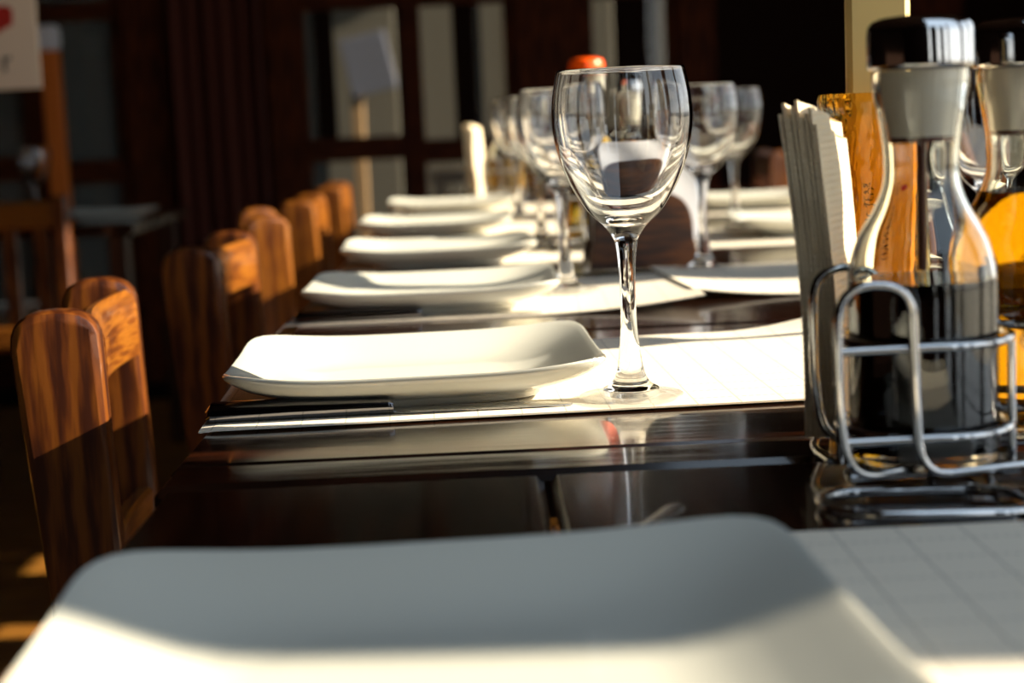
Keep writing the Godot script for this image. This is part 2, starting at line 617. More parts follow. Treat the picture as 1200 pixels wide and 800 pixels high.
# ---------------------------------------------------------------- chairs
func chair_meshes() -> Dictionary:
	var d := {}
	# rear post seen from the side: local x towards the table, y up
	var poly := PackedVector2Array()
	var right := [Vector2(0.006, 0.0), Vector2(0.030, 0.30), Vector2(0.040, 0.46), Vector2(0.037, 0.60), Vector2(0.033, 0.70), Vector2(0.0315, 0.762)]
	var left := [Vector2(-0.0365, 0.770), Vector2(-0.031, 0.70), Vector2(-0.022, 0.60), Vector2(-0.012, 0.46), Vector2(-0.016, 0.30), Vector2(-0.034, 0.0)]
	for p in smooth2(right, 3): poly.append(p)
	for k in range(1, 12):
		var a := PI * k / 12
		poly.append(Vector2(-0.0025 + 0.034 * signf(cos(a)) * pow(absf(cos(a)), 0.75), 0.770 + 0.026 * pow(sin(a), 0.75)))
	for p in smooth2(left, 3): poly.append(p)
	d.post = make(add_extrude(MB.new(), poly, 0.030, 0.0060, Transform3D(Basis(), Vector3(0, 0, -0.015))), 38)
	# top rail: rounded board, bowed away from the sitter
	var secs := []
	for i in 13:
		var t := float(i) / 12
		var z := lerpf(-0.121, 0.121, t)
		var bow := -0.012 * sin(PI * t)
		var s := []
		for q in [[0.012, 0.735], [0.013, 0.732], [0.016, 0.7305], [0.026, 0.7305], [0.031, 0.734], [0.032, 0.755], [0.0315, 0.773], [0.029, 0.781], [0.0235, 0.786], [0.0175, 0.785], [0.0135, 0.779]]:
			s.append(Vector3(q[0] + bow, q[1], z))
		secs.append(s)
	d.top_rail = make(add_loft(MB.new(), secs), 40)
	var low := []
	for i in 9:
		var t := float(i) / 8
		var z := lerpf(-0.121, 0.121, t)
		var bow := -0.010 * sin(PI * t)
		var s := []
		for q in [[0.018, 0.575], [0.021, 0.572], [0.031, 0.572], [0.034, 0.575], [0.034, 0.622], [0.031, 0.625], [0.021, 0.625], [0.018, 0.622]]:
			s.append(Vector3(q[0] + bow, q[1], z))
		low.append(s)
	d.low_rail = make(add_loft(MB.new(), low), 40)
	d.seat = make(add_box(MB.new(), Vector3(0.185, 0.445, 0), Vector3(0.35, 0.028, 0.33), 0.006))
	d.front_leg = make(add_box(MB.new(), Vector3(0, 0.2155, 0), Vector3(0.036, 0.431, 0.036), 0.004))
	d.side = make(add_box(MB.new(), Vector3(0.16, 0.20, 0), Vector3(0.27, 0.028, 0.018), 0.003))
	d.cross = make(add_box(MB.new(), Vector3(0.305, 0.24, 0), Vector3(0.018, 0.028, 0.234), 0.003))
	return d

func chair(cm: Dictionary, at: Vector3, turn: float, label: String, group: String, pm: Material) -> Node3D:
	var t := thing("dining_chair", at, label, "chair", group, turn)
	part("post", cm.post, pm, t, Vector3(0, 0, 0.135))
	part("post", cm.post, pm, t, Vector3(0, 0, -0.135))
	part("top_rail", cm.top_rail, M.chair_rail, t)
	part("lower_rail", cm.low_rail, M.chair_rail, t)
	part("seat", cm.seat, M.chair, t)
	part("front_leg", cm.front_leg, pm, t, Vector3(0.305, 0, 0.135))
	part("front_leg", cm.front_leg, pm, t, Vector3(0.305, 0, -0.135))
	part("side_stretcher", cm.side, M.chair, t, Vector3(0, 0, 0.135))
	part("side_stretcher", cm.side, M.chair, t, Vector3(0, 0, -0.135))
	part("front_stretcher", cm.cross, M.chair_rail, t)
	t.scale = Vector3(0.8, 1.033, 0.8)
	return t

# ---------------------------------------------------------------- bottles and rack
func bottle_meshes() -> Dictionary:
	var d := {}
	var o := smooth2([Vector2(0.0300, 0.0), Vector2(0.0332, 0.0035), Vector2(0.0335, 0.012), Vector2(0.0335, 0.055), Vector2(0.0335, 0.080), Vector2(0.0328, 0.090), Vector2(0.0290, 0.103), Vector2(0.0215, 0.116), Vector2(0.0172, 0.127), Vector2(0.0168, 0.140), Vector2(0.0180, 0.152), Vector2(0.0198, 0.162), Vector2(0.0214, 0.170), Vector2(0.0214, 0.177)], 5)
	var i := smooth2([Vector2(0.0186, 0.177), Vector2(0.0176, 0.162), Vector2(0.0158, 0.150), Vector2(0.0146, 0.140), Vector2(0.0150, 0.127), Vector2(0.0192, 0.115), Vector2(0.0266, 0.102), Vector2(0.0305, 0.089), Vector2(0.0312, 0.078), Vector2(0.0312, 0.055), Vector2(0.0312, 0.015), Vector2(0.0300, 0.0088)], 5)
	var p := PackedVector2Array([Vector2(0, 0.003), Vector2(0.024, 0.002), Vector2(0.028, 0.0)])
	p.append_array(o)
	p.append_array(i)
	p.append(Vector2(0.0, 0.0080))
	d.body = make(add_lathe(MB.new(), p, 64), 45)
	for kind in [["vinegar", 0.0845], ["oil", 0.118]]:
		var q := PackedVector2Array([Vector2(0, 0.0064), Vector2(0.0300, 0.0070), Vector2(0.0316, 0.013), Vector2(0.0318, 0.055), Vector2(0.0318, 0.078)])
		if kind[0] == "oil":
			q.append_array(PackedVector2Array([Vector2(0.0311, 0.089), Vector2(0.0272, 0.102), Vector2(0.0198, 0.115), Vector2(0.0182, 0.118), Vector2(0, 0.118)]))
		else:
			q.append_array(PackedVector2Array([Vector2(0.0314, 0.0845), Vector2(0, 0.0845)]))
		d[kind[0]] = make(add_lathe(MB.new(), q, 64), 45)
	d.plug = make(add_lathe(MB.new(), PackedVector2Array([Vector2(0, 0.148), Vector2(0.0150, 0.148), Vector2(0.0153, 0.150), Vector2(0.0158, 0.155), Vector2(0.0172, 0.164), Vector2(0.0178, 0.172), Vector2(0.0180, 0.1772), Vector2(0, 0.1772)]), 48))
	d.ring = make(add_lathe(MB.new(), PackedVector2Array([Vector2(0, 0.1455), Vector2(0.0144, 0.1455), Vector2(0.0146, 0.1478), Vector2(0, 0.1478)]), 48))
	d.cap = make(add_lathe(MB.new(), PackedVector2Array([Vector2(0, 0.1776), Vector2(0.0222, 0.1776), Vector2(0.0232, 0.1784), Vector2(0.0234, 0.1800), Vector2(0.0234, 0.1930), Vector2(0.0229, 0.1965), Vector2(0.0212, 0.1988), Vector2(0.0180, 0.2002), Vector2(0.010, 0.2012), Vector2(0, 0.2014)]), 64), 50)
	d.tube = make(add_lathe(MB.new(), PackedVector2Array([Vector2(0, 0.0880), Vector2(0.0022, 0.0880), Vector2(0.0022, 0.1452), Vector2(0, 0.1452)]), 16))
	return d

func bottle(bm: Dictionary, kind: String, liquid: Material, at: Vector3, label: String, group := "", cap: Material = null) -> Node3D:
	var t := thing("cruet_bottle", at, label, "bottle", group)
	part("glass_body", bm.body, M.bottle_glass, t)
	part("liquid", bm[kind], liquid, t)
	part("pourer_plug", bm.plug, M.plug, t)
	part("seal_ring", bm.ring, M.plug_ring, t)
	if kind == "vinegar":
		part("dip_tube", bm.tube, M.plug_ring, t)
	part("cap", bm.cap, cap if cap else M.chrome, t)
	return t

func rack(at: Vector3, label: String, group: String, turn := 0.0) -> Node3D:
	# holds two bottles side by side along x (at x = -0.0355 and +0.0355 of its middle); wire frames beside them
	var t := thing("wire_cruet_rack", at, label, "cruet rack", group, turn)
	var r := 0.0021
	for c in [Vector3(-0.0385, 0, 0), Vector3(0.0265, 0, -0.060)]:
		for y in [0.0295, 0.0695]:
			var ring := []
			for k in 40:
				var a := TAU * k / 40
				ring.append(c + Vector3(0.0385 * cos(a), y, 0.0385 * sin(a)))
			part("guard_ring", add_tube(MB.new(), ring, r, 10, true), M.chrome, t)
		# bottom rails that carry the bottle
		for z in [-0.018, 0.018]:
			part("bottom_rail", add_tube(MB.new(), [c + Vector3(-0.038, 0.0092, z), c + Vector3(0.038, 0.0092, z)], r, 10), M.chrome, t)
		for a in [0.35, PI + 0.35]:
			var e: Vector3 = c + Vector3(0.0385 * cos(a), 0, 0.0385 * sin(a))
			part("upright", add_tube(MB.new(), [e + Vector3(0, 0.0092, 0), e + Vector3(0, 0.0695, 0)], r * 0.9, 10), M.chrome, t)
	for y in [0.0295, 0.0695]:
		part("ring_link", add_tube(MB.new(), [Vector3(-0.0845, y, 0.0385), Vector3(-0.040, y, 0.0385)], r, 10), M.chrome, t)
	# handle loops: upside-down U, feet turned in under the bottles
	for s in [[0.0415, -0.086, -0.054], [-0.0415, -0.080, -0.048]]:
		var z: float = s[0]
		var zi := 0.024 * signf(z)
		var pts := [Vector3(s[1] + 0.036, 0.0138, zi), Vector3(s[1] + 0.004, 0.0138, z), Vector3(s[1] - 0.0005, 0.045, z), Vector3(s[1], 0.098, z), Vector3(s[2], 0.098, z), Vector3(s[2] + 0.001, 0.045, z), Vector3(s[2] + 0.003, 0.0138, z), Vector3(0.012, 0.0138, zi)]
		part("handle_loop", add_tube(MB.new(), round_path(pts, 0.016, false, 8), r, 10), M.chrome, t)
	# foot loops flat on the table
	for x in [-0.052, 0.052]:
		var f := round_path([Vector3(x - 0.042, 0.0030, 0.062), Vector3(x + 0.044, 0.0030, 0.072), Vector3(x + 0.044, 0.0030, 0.028), Vector3(x - 0.042, 0.0030, 0.018)], 0.021, true, 7)
		part("foot_loop", add_tube(MB.new(), f, 0.0026, 10, true), M.chrome, t)
		var g := round_path([Vector3(x - 0.012, 0.0030, -0.062), Vector3(x - 0.012, 0.0030, -0.018), Vector3(x + 0.054, 0.0030, -0.018), Vector3(x + 0.054, 0.0030, -0.062)], 0.021, true, 7)
		part("foot_loop", add_tube(MB.new(), g, 0.0026, 10, true), M.chrome, t)
		part("foot_post", add_tube(MB.new(), [Vector3(x + 0.012, 0.0034, 0.021), Vector3(x + 0.012, 0.0092, 0.018)], r, 8), M.chrome, t)
	return t

func napkin_mesh(w: float, h: float, th: float, bend: float, sag: float) -> ArrayMesh:
	# an upright folded napkin: width along x, height along y; bends in z
	var m := MB.new()
	var secs := []
	for j in 15:
		var v := float(j) / 14
		var s := []
		var nn := 10
		for side in [1, -1]:
			for i in nn + 1:
				var u := float(i) / nn if side == 1 else 1.0 - float(i) / nn
				var z := bend * sin(PI * v) * (0.4 + u) + 0.0015 * sin(u * 9.0 + v * 4.0)
				var wide := w * (1.0 + 0.12 * sin(PI * v))
				s.append(Vector3(wide * u, h * v - sag * u * v * v, z + side * th / 2))
		secs.append(s)
	return make(add_loft(m, secs), 40)

# ---------------------------------------------------------------- scene
func _ready() -> void:
	# ---- camera
	var f := 1919.5
	var pitch := 0.1358
	var roll := 0.0441
	var yaw := 0.0136
	var fw := Vector3(sin(yaw) * cos(pitch), -sin(pitch), -cos(yaw) * cos(pitch))
	var rt := Vector3(cos(yaw), 0, sin(yaw))
	var up := rt.cross(fw)
	var cam := Camera3D.new()
	cam.name = "camera"
	cam.transform = Transform3D(Basis(rt * cos(roll) - up * sin(roll), rt * sin(roll) + up * cos(roll), -fw), Vector3(0, TOP + 0.1758, 0))
	var at := CameraAttributesPhysical.new()
	at.frustum_focal_length = 57.6
	at.exposure_aperture = 6.4
	at.frustum_focus_distance = 0.985
	at.frustum_near = 0.02
	at.frustum_far = 200.0
	cam.attributes = at
	cam.fov = rad_to_deg(2.0 * atan(400.0 / f))
	cam.near = 0.02
	cam.far = 200.0
	add_child(cam)
	cam.current = true
	# ---- sky, sun, exposure
	var env := Environment.new()
	env.tonemap_mode = Environment.TONE_MAPPER_LINEAR
	env.tonemap_exposure = 1.25
	env.background_mode = Environment.BG_SKY
	var sm := ProceduralSkyMaterial.new()
	sm.sky_top_color = Color(0.58, 0.64, 0.70)
	sm.sky_horizon_color = Color(0.86, 0.86, 0.84)
	sm.ground_bottom_color = Color(0.25, 0.23, 0.2)
	sm.ground_horizon_color = Color(0.6, 0.6, 0.58)
	sm.sun_angle_max = 8.0
	sm.energy_multiplier = 2.6
	env.sky = Sky.new()
	env.sky.sky_material = sm
	env.sdfgi_enabled = true
	env.ssao_enabled = true
	env.ssil_enabled = true
	var we := WorldEnvironment.new()
	we.name = "environment"
	we.environment = env
	add_child(we)
	var sun := DirectionalLight3D.new()
	sun.name = "sun"
	sun.light_color = Color(1.0, 0.94, 0.83)
	sun.light_energy = 4.5
	sun.light_angular_distance = 0.53
	sun.shadow_enabled = true
	sun.sky_mode = DirectionalLight3D.SKY_MODE_LIGHT_ONLY
	add_child(sun)
	var az := deg_to_rad(4.0)
	var el := atan(0.44)
	var to_sun := Vector3(cos(el) * cos(az), sin(el), cos(el) * sin(az))
	sun.transform = Transform3D(Basis.looking_at(-to_sun, Vector3.UP), to_sun * 20.0)

	materials()
	room()
	table()
	settings()
	chairs()
	condiments()
	background()

func room() -> void:
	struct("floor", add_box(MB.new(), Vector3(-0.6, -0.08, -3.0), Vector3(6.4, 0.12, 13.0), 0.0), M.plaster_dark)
	# floor boards near the table, laid across
	var fl := get_node("floor")
	var bmesh := make(add_box(MB.new(), Vector3.ZERO, Vector3(3.0, 0.02, 0.137), 0.003))
	for k in 34:
		for s in 2:
			part("floor_board", bmesh, M.floor, fl, Vector3(-2.2 + 3.004 * s + (0.0 if k % 2 else 0.35), -0.01, -1.0 - 0.14 * k))
	struct("ground", add_box(MB.new(), Vector3(12, -0.16, -3), Vector3(18.6, 0.08, 40), 0.0), M.stone)
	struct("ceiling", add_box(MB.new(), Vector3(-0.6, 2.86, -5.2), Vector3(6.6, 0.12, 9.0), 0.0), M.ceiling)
	# over the viewer the roof ends at x = 0.3: open sky to the right of it
	struct("ceiling_strip", add_box(MB.new(), Vector3(-1.8, 2.86, 1.05), Vector3(4.2, 0.12, 3.5), 0.0), M.ceiling)
	struct("trim_eave", add_box(MB.new(), Vector3(2.45, 2.525, -2.5), Vector3(0.10, 0.55, 3.6), 0.004), M.frame_x)
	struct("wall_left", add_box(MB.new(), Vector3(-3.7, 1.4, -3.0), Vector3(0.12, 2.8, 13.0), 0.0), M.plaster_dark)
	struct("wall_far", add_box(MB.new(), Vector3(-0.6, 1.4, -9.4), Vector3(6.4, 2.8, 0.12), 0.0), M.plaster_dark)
	# wall behind the viewer, with two tall window openings
	for q in [[-3.64, 0.40], [0.62, 1.45], [1.95, 2.6]]:
		struct("wall_front" if q[0] < 0 else ("wall_front_pier" if q[0] < 1 else "wall_front_end"), add_box(MB.new(), Vector3((q[0] + q[1]) / 2, 1.4, 2.6), Vector3(q[1] - q[0], 2.8, 0.14), 0.0), M.plaster_dark)
	struct("wall_right", add_box(MB.new(), Vector3(2.5, 1.4, -5.18), Vector3(0.12, 2.8, 2.84), 0.0), M.plaster_dark)
	struct("wall_right_end", add_box(MB.new(), Vector3(2.5, 1.4, -8.7), Vector3(0.12, 2.8, 1.4), 0.0), M.plaster_dark)
	# posts along the open side; their shade falls across the table
	for p in [[0.475, 0.29], [1.575, 0.16], [-1.4, 0.2]]:
		var o := part("trim_%d" % (1 + get_children().filter(func(c): return c.name.begins_with("trim_")).size()), add_box(MB.new(), Vector3(2.45, 1.4, -p[0]), Vector3(0.14, 2.8, p[1]), 0.006), M.frame, self)
		o.set_meta("kind", "structure")

func table() -> void:
	var t := thing("dining_table", Vector3(0, 0, 0), "long dark varnished wooden table set with plates and glasses", "table")
	var edges := [-0.167, 0.025, 0.225, 0.415, 0.605]
	for k in 4:
		var a: float = edges[k] + 0.0015
		var b: float = edges[k + 1] - 0.0015
		part("board", add_box(MB.new(), Vector3(0, 0, 0), Vector3(b - a, 0.030, 1.05), 0.004), M.board_z, t, T((a + b) / 2, -0.015 - (0.0006 if k % 2 else 0.0), 0.272 + (0.003 if k else 0.0)))
	var d := 0.8025
	var widths := [0.056, 0.238, 0.242, 0.240, 0.236, 0.244, 0.238, 0.242, 0.240, 0.244, 0.238, 0.242, 0.240, 0.236]
	for k in widths.size():
		var w: float = widths[k]
		part("board", add_box(MB.new(), Vector3.ZERO, Vector3(0.7825 + 0.004 * (k % 2), 0.030, w - 0.004), 0.0055), M.board_x, t, T(0.21875, -0.015 - [0.0, 0.0012, 0.0003][k % 3], d + w / 2))
		d += w
	for x in [-0.06, 0.50]:
		for z in [-0.1, 1.54, 2.80, 3.30]:
			part("leg", add_box(MB.new(), Vector3.ZERO, Vector3(0.06, 0.7178, 0.06), 0.004), M.table_leg, t, Vector3(x, 0.3591, -z))
	# aprons under the long edges, one for each of the tables pushed together
	for x in [-0.125, 0.572]:
		for z in [[-0.2, 0.74], [0.88, 2.885], [2.965, 3.335], [3.485, 4.0]]:
			part("apron", add_box(MB.new(), Vector3.ZERO, Vector3(0.02, 0.080, z[1] - z[0]), 0.003), M.table_leg, t, T(x, -0.0722, (z[0] + z[1]) / 2))

func settings() -> void:
	var plate := plate_mesh()
	var gm := glass_meshes()
	# --- placemats
	var drape := func(edge: float) -> Callable:
		return func(p: Vector3, u: float, v: float) -> Vector3:
			# the left end bends over the table's edge
			if p.x < edge:
				var over: float = edge - p.x
				var a := minf(over / 0.010, 1.25)
				p = Vector3(edge - 0.010 * sin(a) - maxf(0.0, over - 0.0125) * cos(1.25), p.y - 0.010 * (1.0 - cos(a)) - maxf(0.0, over - 0.0125) * sin(1.25), p.z)
			return p
	var mats := [
		# x centre, depth centre, turn, kind, label
		[0.110, 0.505, 0.0, 3, "white quilted paper placemat under the nearest plate"],
		[0.038, 1.112, 0.035, 1, "white quilted paper placemat under the in-focus wine glass, corner lifted"],
		[-0.020, 1.600, -0.03, 2, "white paper placemat under the third plate, front corner curled up"],
		[0.015, 2.13, 0.0, 0, "white paper placemat under the fourth plate from the front"],
		[0.015, 2.60, 0.02, 0, "white paper placemat under the fifth plate from the front"],
		[0.015, 3.16, 0.0, 0, "white paper placemat under the farthest plate of the left row"],
		[0.438, 1.115, 0.0, 3, "white paper placemat behind the bottles, under the right-hand wine glass"],
		[0.385, 1.665, 0.03, 4, "white paper placemat under the wooden napkin holder, right of the third plate"],
		[0.436, 2.22, -0.03, 3, "white paper placemat under the nearer plate of the right row"],
		[0.436, 2.86, 0.0, 3, "white paper placemat under the farther plate of the right row"],
	]
	for q in mats:
		var kind: int = q[3]
		var cx: float = q[0]
		var edge := -0.1755 - cx
		var sh := func(p: Vector3, u: float, v: float) -> Vector3:
			if kind == 1:
				var r := clampf((u - 0.80) / 0.20, 0, 1) * clampf((v - 0.66) / 0.34, 0, 1)
				p.y += 0.009 * r * r + 0.0012 * clampf((v - 0.9) / 0.1, 0, 1) * (0.6 + 0.4 * sin(u * 19.0)) * clampf((u - 0.45) * 4.0, 0, 1)
			elif kind == 2:
				var r := clampf((u - 0.62) / 0.38, 0, 1)
				p.y += 0.012 * r * r * (1.0 - 0.7 * v)
			elif kind == 4:
				var r := clampf((0.30 - u) / 0.30, 0, 1)
				p.y += 0.010 * r * r * (1.0 - 0.75 * v) + 0.0012
			return p
		var bend: Callable = drape.call(edge)
		var both := func(p: Vector3, u: float, v: float) -> Vector3:
			p = sh.call(p, u, v)
			return bend.call(p, u, v) if kind < 3 else p
		var o := solo("placemat", mat_mesh(0.435 if kind < 3 else (0.34 if cx > 0.4 else 0.40), 0.305, both), M.mat, T(cx, 0.0, q[1]), q[4], "placemat", "paper placemats on the table")
		o.rotation.y = q[2]
	# --- plates
	for q in [[-0.017, 0.470, 0.05, "large white square plate nearest the viewer, half in shade"], [-0.049, 1.068, 0.035, "white square plate in front of the in-focus wine glass"], [-0.052, 1.552, 0.0, "white square plate, third from the front in the left row"], [-0.058, 2.03, 0.03, "white square plate, fourth from the front in the left row"], [-0.075, 2.54, -0.02, "white square plate, fifth from the front in the left row"], [-0.062, 3.12, 0.04, "white square plate farthest along the left row"], [0.462, 2.24, 0.0, "white square plate nearer of the two on the right row"], [0.465, 2.86, 0.0, "white square plate farther of the two on the right row"]]:
		var o := solo("square_plate", plate, M.porcelain, T(q[0], 0.0018, q[1]), q[3], "plate", "white square plates on the table")
		o.rotation.y = q[2]
		if q[1] < 0.5:
			o.scale = Vector3(1.05, 1.0, 1.05)
	# --- glasses
	for q in [[0.0854, 0.9926, "clear stemmed wine glass in sharp focus beside the second plate"], [0.0782, 1.6126, "empty wine glass just behind and left of the in-focus one"], [0.075, 2.175, "empty wine glass third along the left row, beside the fourth plate"], [0.06, 2.80, "blurred wine glass farthest along the left row"], [0.2375, 1.778, "empty wine glass standing by the wooden napkin holder"], [0.357, 2.326, "small blurred wine glass just right of the napkin holder glass"], [0.379, 1.22, "wine glass seen in the gap between the two near bottles"]]:
		wine_glass(gm, T(q[0], 0.0022, q[1]), q[2], "wine glasses on the table")
	# --- cutlery
	knife(T(-0.060, 0.0016, 0.982), 0.02, "dark shiny table knife along the front of the second placemat", "cutlery on the table")
	knife(T(-0.060, 0.0016, 1.462), 0.0, "blurred table knife along the front of the third placemat", "cutlery on the table")
	teaspoon(T(0.046, 0.0018, 0.634), 1.10, "spoon handle tip showing behind the nearest plate", "cutlery on the table")
	teaspoon(T(-0.004, 0.0018, 1.308), 1.42, "spoon handle tip showing behind the second plate", "cutlery on the table")

func chairs() -> void:
	var cm := chair_meshes()
	var g := "wooden chairs along the left side of the table"
	# depth of the near post, x, turn, size
	for q in [[1.088, -0.302, 0.105, 0.88, "worn brown wooden chair nearest the viewer at the left"], [1.725, -0.308, -0.01, 0.93, "wooden chair second from the viewer along the left side"], [2.333, -0.332, 0.18, 0.95, "turned wooden chair in the middle of the left side"], [2.872, -0.327, 0.02, 0.98, "sunlit wooden chair fourth along the left side"], [3.636, -0.344, 0.02, 1.03, "orange-lit wooden chair farthest along the left side"]]:
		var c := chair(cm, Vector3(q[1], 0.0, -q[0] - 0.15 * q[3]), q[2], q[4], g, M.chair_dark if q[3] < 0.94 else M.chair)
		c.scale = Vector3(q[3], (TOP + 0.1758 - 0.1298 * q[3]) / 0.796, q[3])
	for q in [[2.50, "wooden chair on the right side of the table, nearest of three"], [3.00, "wooden chair on the right side of the table, middle of three"], [3.80, "wooden chair on the right side, farthest, beyond the right-hand plates"]]:
		chair(cm, Vector3(0.690, 0.0, -q[0] - 0.12), PI, q[1], "wooden chairs along the right side of the table", M.chair)

func condiments() -> void:
	var bm := bottle_meshes()
	var rx := 0.2355
	var rd := 0.735
	rack(T(rx, 0.0, rd), "chrome wire cruet rack holding the two near bottles", "cruet racks")
	bottle(bm, "vinegar", M.vinegar, T(rx - 0.0385, 0.0115, rd), "glass cruet of black vinegar with chrome cap", "cruet bottles")
	bottle(bm, "oil", M.oil, T(rx + 0.0265, 0.0115, rd + 0.060), "glass cruet of golden oil cut by the right edge", "cruet bottles")
	# second rack, behind the glass in focus
	rack(T(0.180, 0.0, 2.16), "wire cruet rack behind the wooden napkin holder", "cruet racks")
	bottle(bm, "oil", M.olive, T(0.180 - 0.0385, 0.0115, 2.16), "tall oil bottle with orange cap seen above the in-focus glass", "cruet bottles", M.orange_cap).scale.y = 1.177
	bottle(bm, "oil", M.oil, T(0.180 + 0.0265, 0.0115, 2.22), "yellow oil bottle with chrome cap behind the in-focus glass", "cruet bottles")
	# third rack, far down the table
	rack(T(0.089, 0.0, 3.36), "blurred wire cruet rack far down the table", "cruet racks")
	bottle(bm, "vinegar", M.amber, T(0.089 - 0.0385, 0.0115, 3.36), "blurred amber bottle behind the farthest plate", "cruet bottles")
	bottle(bm, "oil", M.oil, T(0.089 + 0.0265, 0.0115, 3.42), "blurred yellow oil bottle far down the table", "cruet bottles")
	# upright napkins left of the near rack
	var nth := ["first", "second", "third", "fourth", "fifth", "sixth", "seventh", "eighth", "ninth"]
	for k in 9:
		var h: float = 0.164 - 0.0012 * absf(k - 3) + [0.0, 0.004, -0.003][k % 3]
		var off := Vector3(cos(0.44), 0, sin(0.44)) * 0.0021 * k
		var o := solo("paper_napkin", napkin_mesh(0.055, h, 0.0016, 0.004 - 0.0003 * k, 0.010), M.napkin, T(0.1555, 0.0115, 0.800) + off, "upright folded paper napkin, %s from the left in the near stack" % nth[k], "napkin", "upright napkins by the near rack")
		o.basis = Basis(Vector3.BACK, 0.055) * Basis(Vector3.UP, 1.134)
	part("napkin_shelf", add_tube(MB.new(), round_path([Vector3(-0.078, 0.0092, -0.018), Vector3(-0.080, 0.0092, -0.050), Vector3(-0.062, 0.0092, -0.112), Vector3(-0.032, 0.0092, -0.104), Vector3(-0.045, 0.0092, -0.018)], 0.012), 0.0021, 10), M.chrome, get_node("wire_cruet_rack"))
	for k in 4:
		var o := solo("paper_napkin", napkin_mesh(0.055, 0.165, 0.0025, 0.003, 0.008), M.napkin, T(-0.034 + 0.0045 * k, 0.0008, 3.44), "blurred upright napkin, %s from the left by the far rack" % nth[k], "napkin", "upright napkins by the far rack")
		o.rotation.y = 1.2
	# amber tumbler with a card of sachets in it
	var jar := smooth2([Vector2(0.0270, 0.0), Vector2(0.0285, 0.003), Vector2(0.0285, 0.05), Vector2(0.0290, 0.10), Vector2(0.0290, 0.150), Vector2(0.0293, 0.166), Vector2(0.0315, 0.172), Vector2(0.0322, 0.176), Vector2(0.0312, 0.180)], 5)
	var jin := smooth2([Vector2(0.0285, 0.1795), Vector2(0.0272, 0.166), Vector2(0.0268, 0.150), Vector2(0.0268, 0.10), Vector2(0.0264, 0.05), Vector2(0.0260, 0.008), Vector2(0.0, 0.006)], 4)
	var pr := PackedVector2Array([Vector2(0, 0.001), Vector2(0.02, 0.0)])
	pr.append_array(jar)
	pr.append_array(jin)
	solo("amber_tumbler", make(add_lathe(MB.new(), pr, 64), 45), M.amber, T(0.2180, 0.0006, 0.905), "amber rippled glass tumbler between napkins and vinegar bottle", "tumbler")
	var card := thing("sachet_box", T(0.2195, 0.0075, 0.907), "tall cream card box standing in the amber tumbler", "card box", "", -0.15)
	part("box_body", add_box(MB.new(), Vector3(0, 0.1135, 0), Vector3(0.034, 0.227, 0.018), 0.003), M.card, card)
	var tm := TextMesh.new()
	tm.text = "CLASSIC TEAS"
	var sf := SystemFont.new()
	sf.font_names = PackedStringArray(["Droid Sans"])
	tm.font = sf
	tm.font_size = 32
	tm.pixel_size = 0.0002
	tm.depth = 0.0003
	var txt := part("lettering", tm, M.ink, card, Vector3(-0.006, 0.105, 0.0092))
	txt.rotation.z = PI / 2
	part("red_mark", add_lathe(MB.new(), PackedVector2Array([Vector2(0, 0), Vector2(0.004, 0), Vector2(0.004, 0.0003), Vector2(0, 0.0003)]), 20), M.red_ink, card, Vector3(0.004, 0.118, 0.0090)).rotation.x = PI / 2
	# wooden napkin holder
	var nh := thing("napkin_holder", T(0.175, 0.0032, 1.835), "dark wooden napkin holder with an arched front board", "napkin holder", "", 0.06)
	var arch := PackedVector2Array([Vector2(-0.062, 0.0), Vector2(0.060, 0.0), Vector2(0.059, 0.02)])
	for k in range(0, 15):
		var a := PI * k / 14
		arch.append(Vector2(0.0 + 0.056 * signf(cos(a)) * pow(absf(cos(a)), 0.55), 0.032 + 0.052 * pow(sin(a), 0.7)))
	arch.append(Vector2(-0.061, 0.02))
	part("front_board", add_extrude(MB.new(), arch, 0.010, 0.002), M.holder, nh, Vector3(0, 0, 0.012))
	part("back_board", add_extrude(MB.new(), arch, 0.010, 0.002), M.holder, nh, Vector3(0, 0, -0.042))
	part("base_board", add_box(MB.new(), Vector3(0, 0.005, -0.010), Vector3(0.120, 0.010, 0.0435), 0.001), M.holder, nh)
	for k in 7:
		var o := solo("holder_napkin", napkin_mesh(0.110, 0.118, 0.0030, 0.001, 0.0), M.napkin_plain, T(0.121, 0.0150, 1.829 + 0.0042 * k), "white napkin in the wooden holder, %s from its front board" % ["first", "second", "third", "fourth", "fifth", "sixth", "seventh"][k], "napkin", "napkins in the wooden holder")
		o.rotation = Vector3(0.0, 0.06, -0.03 * k * 0.0)

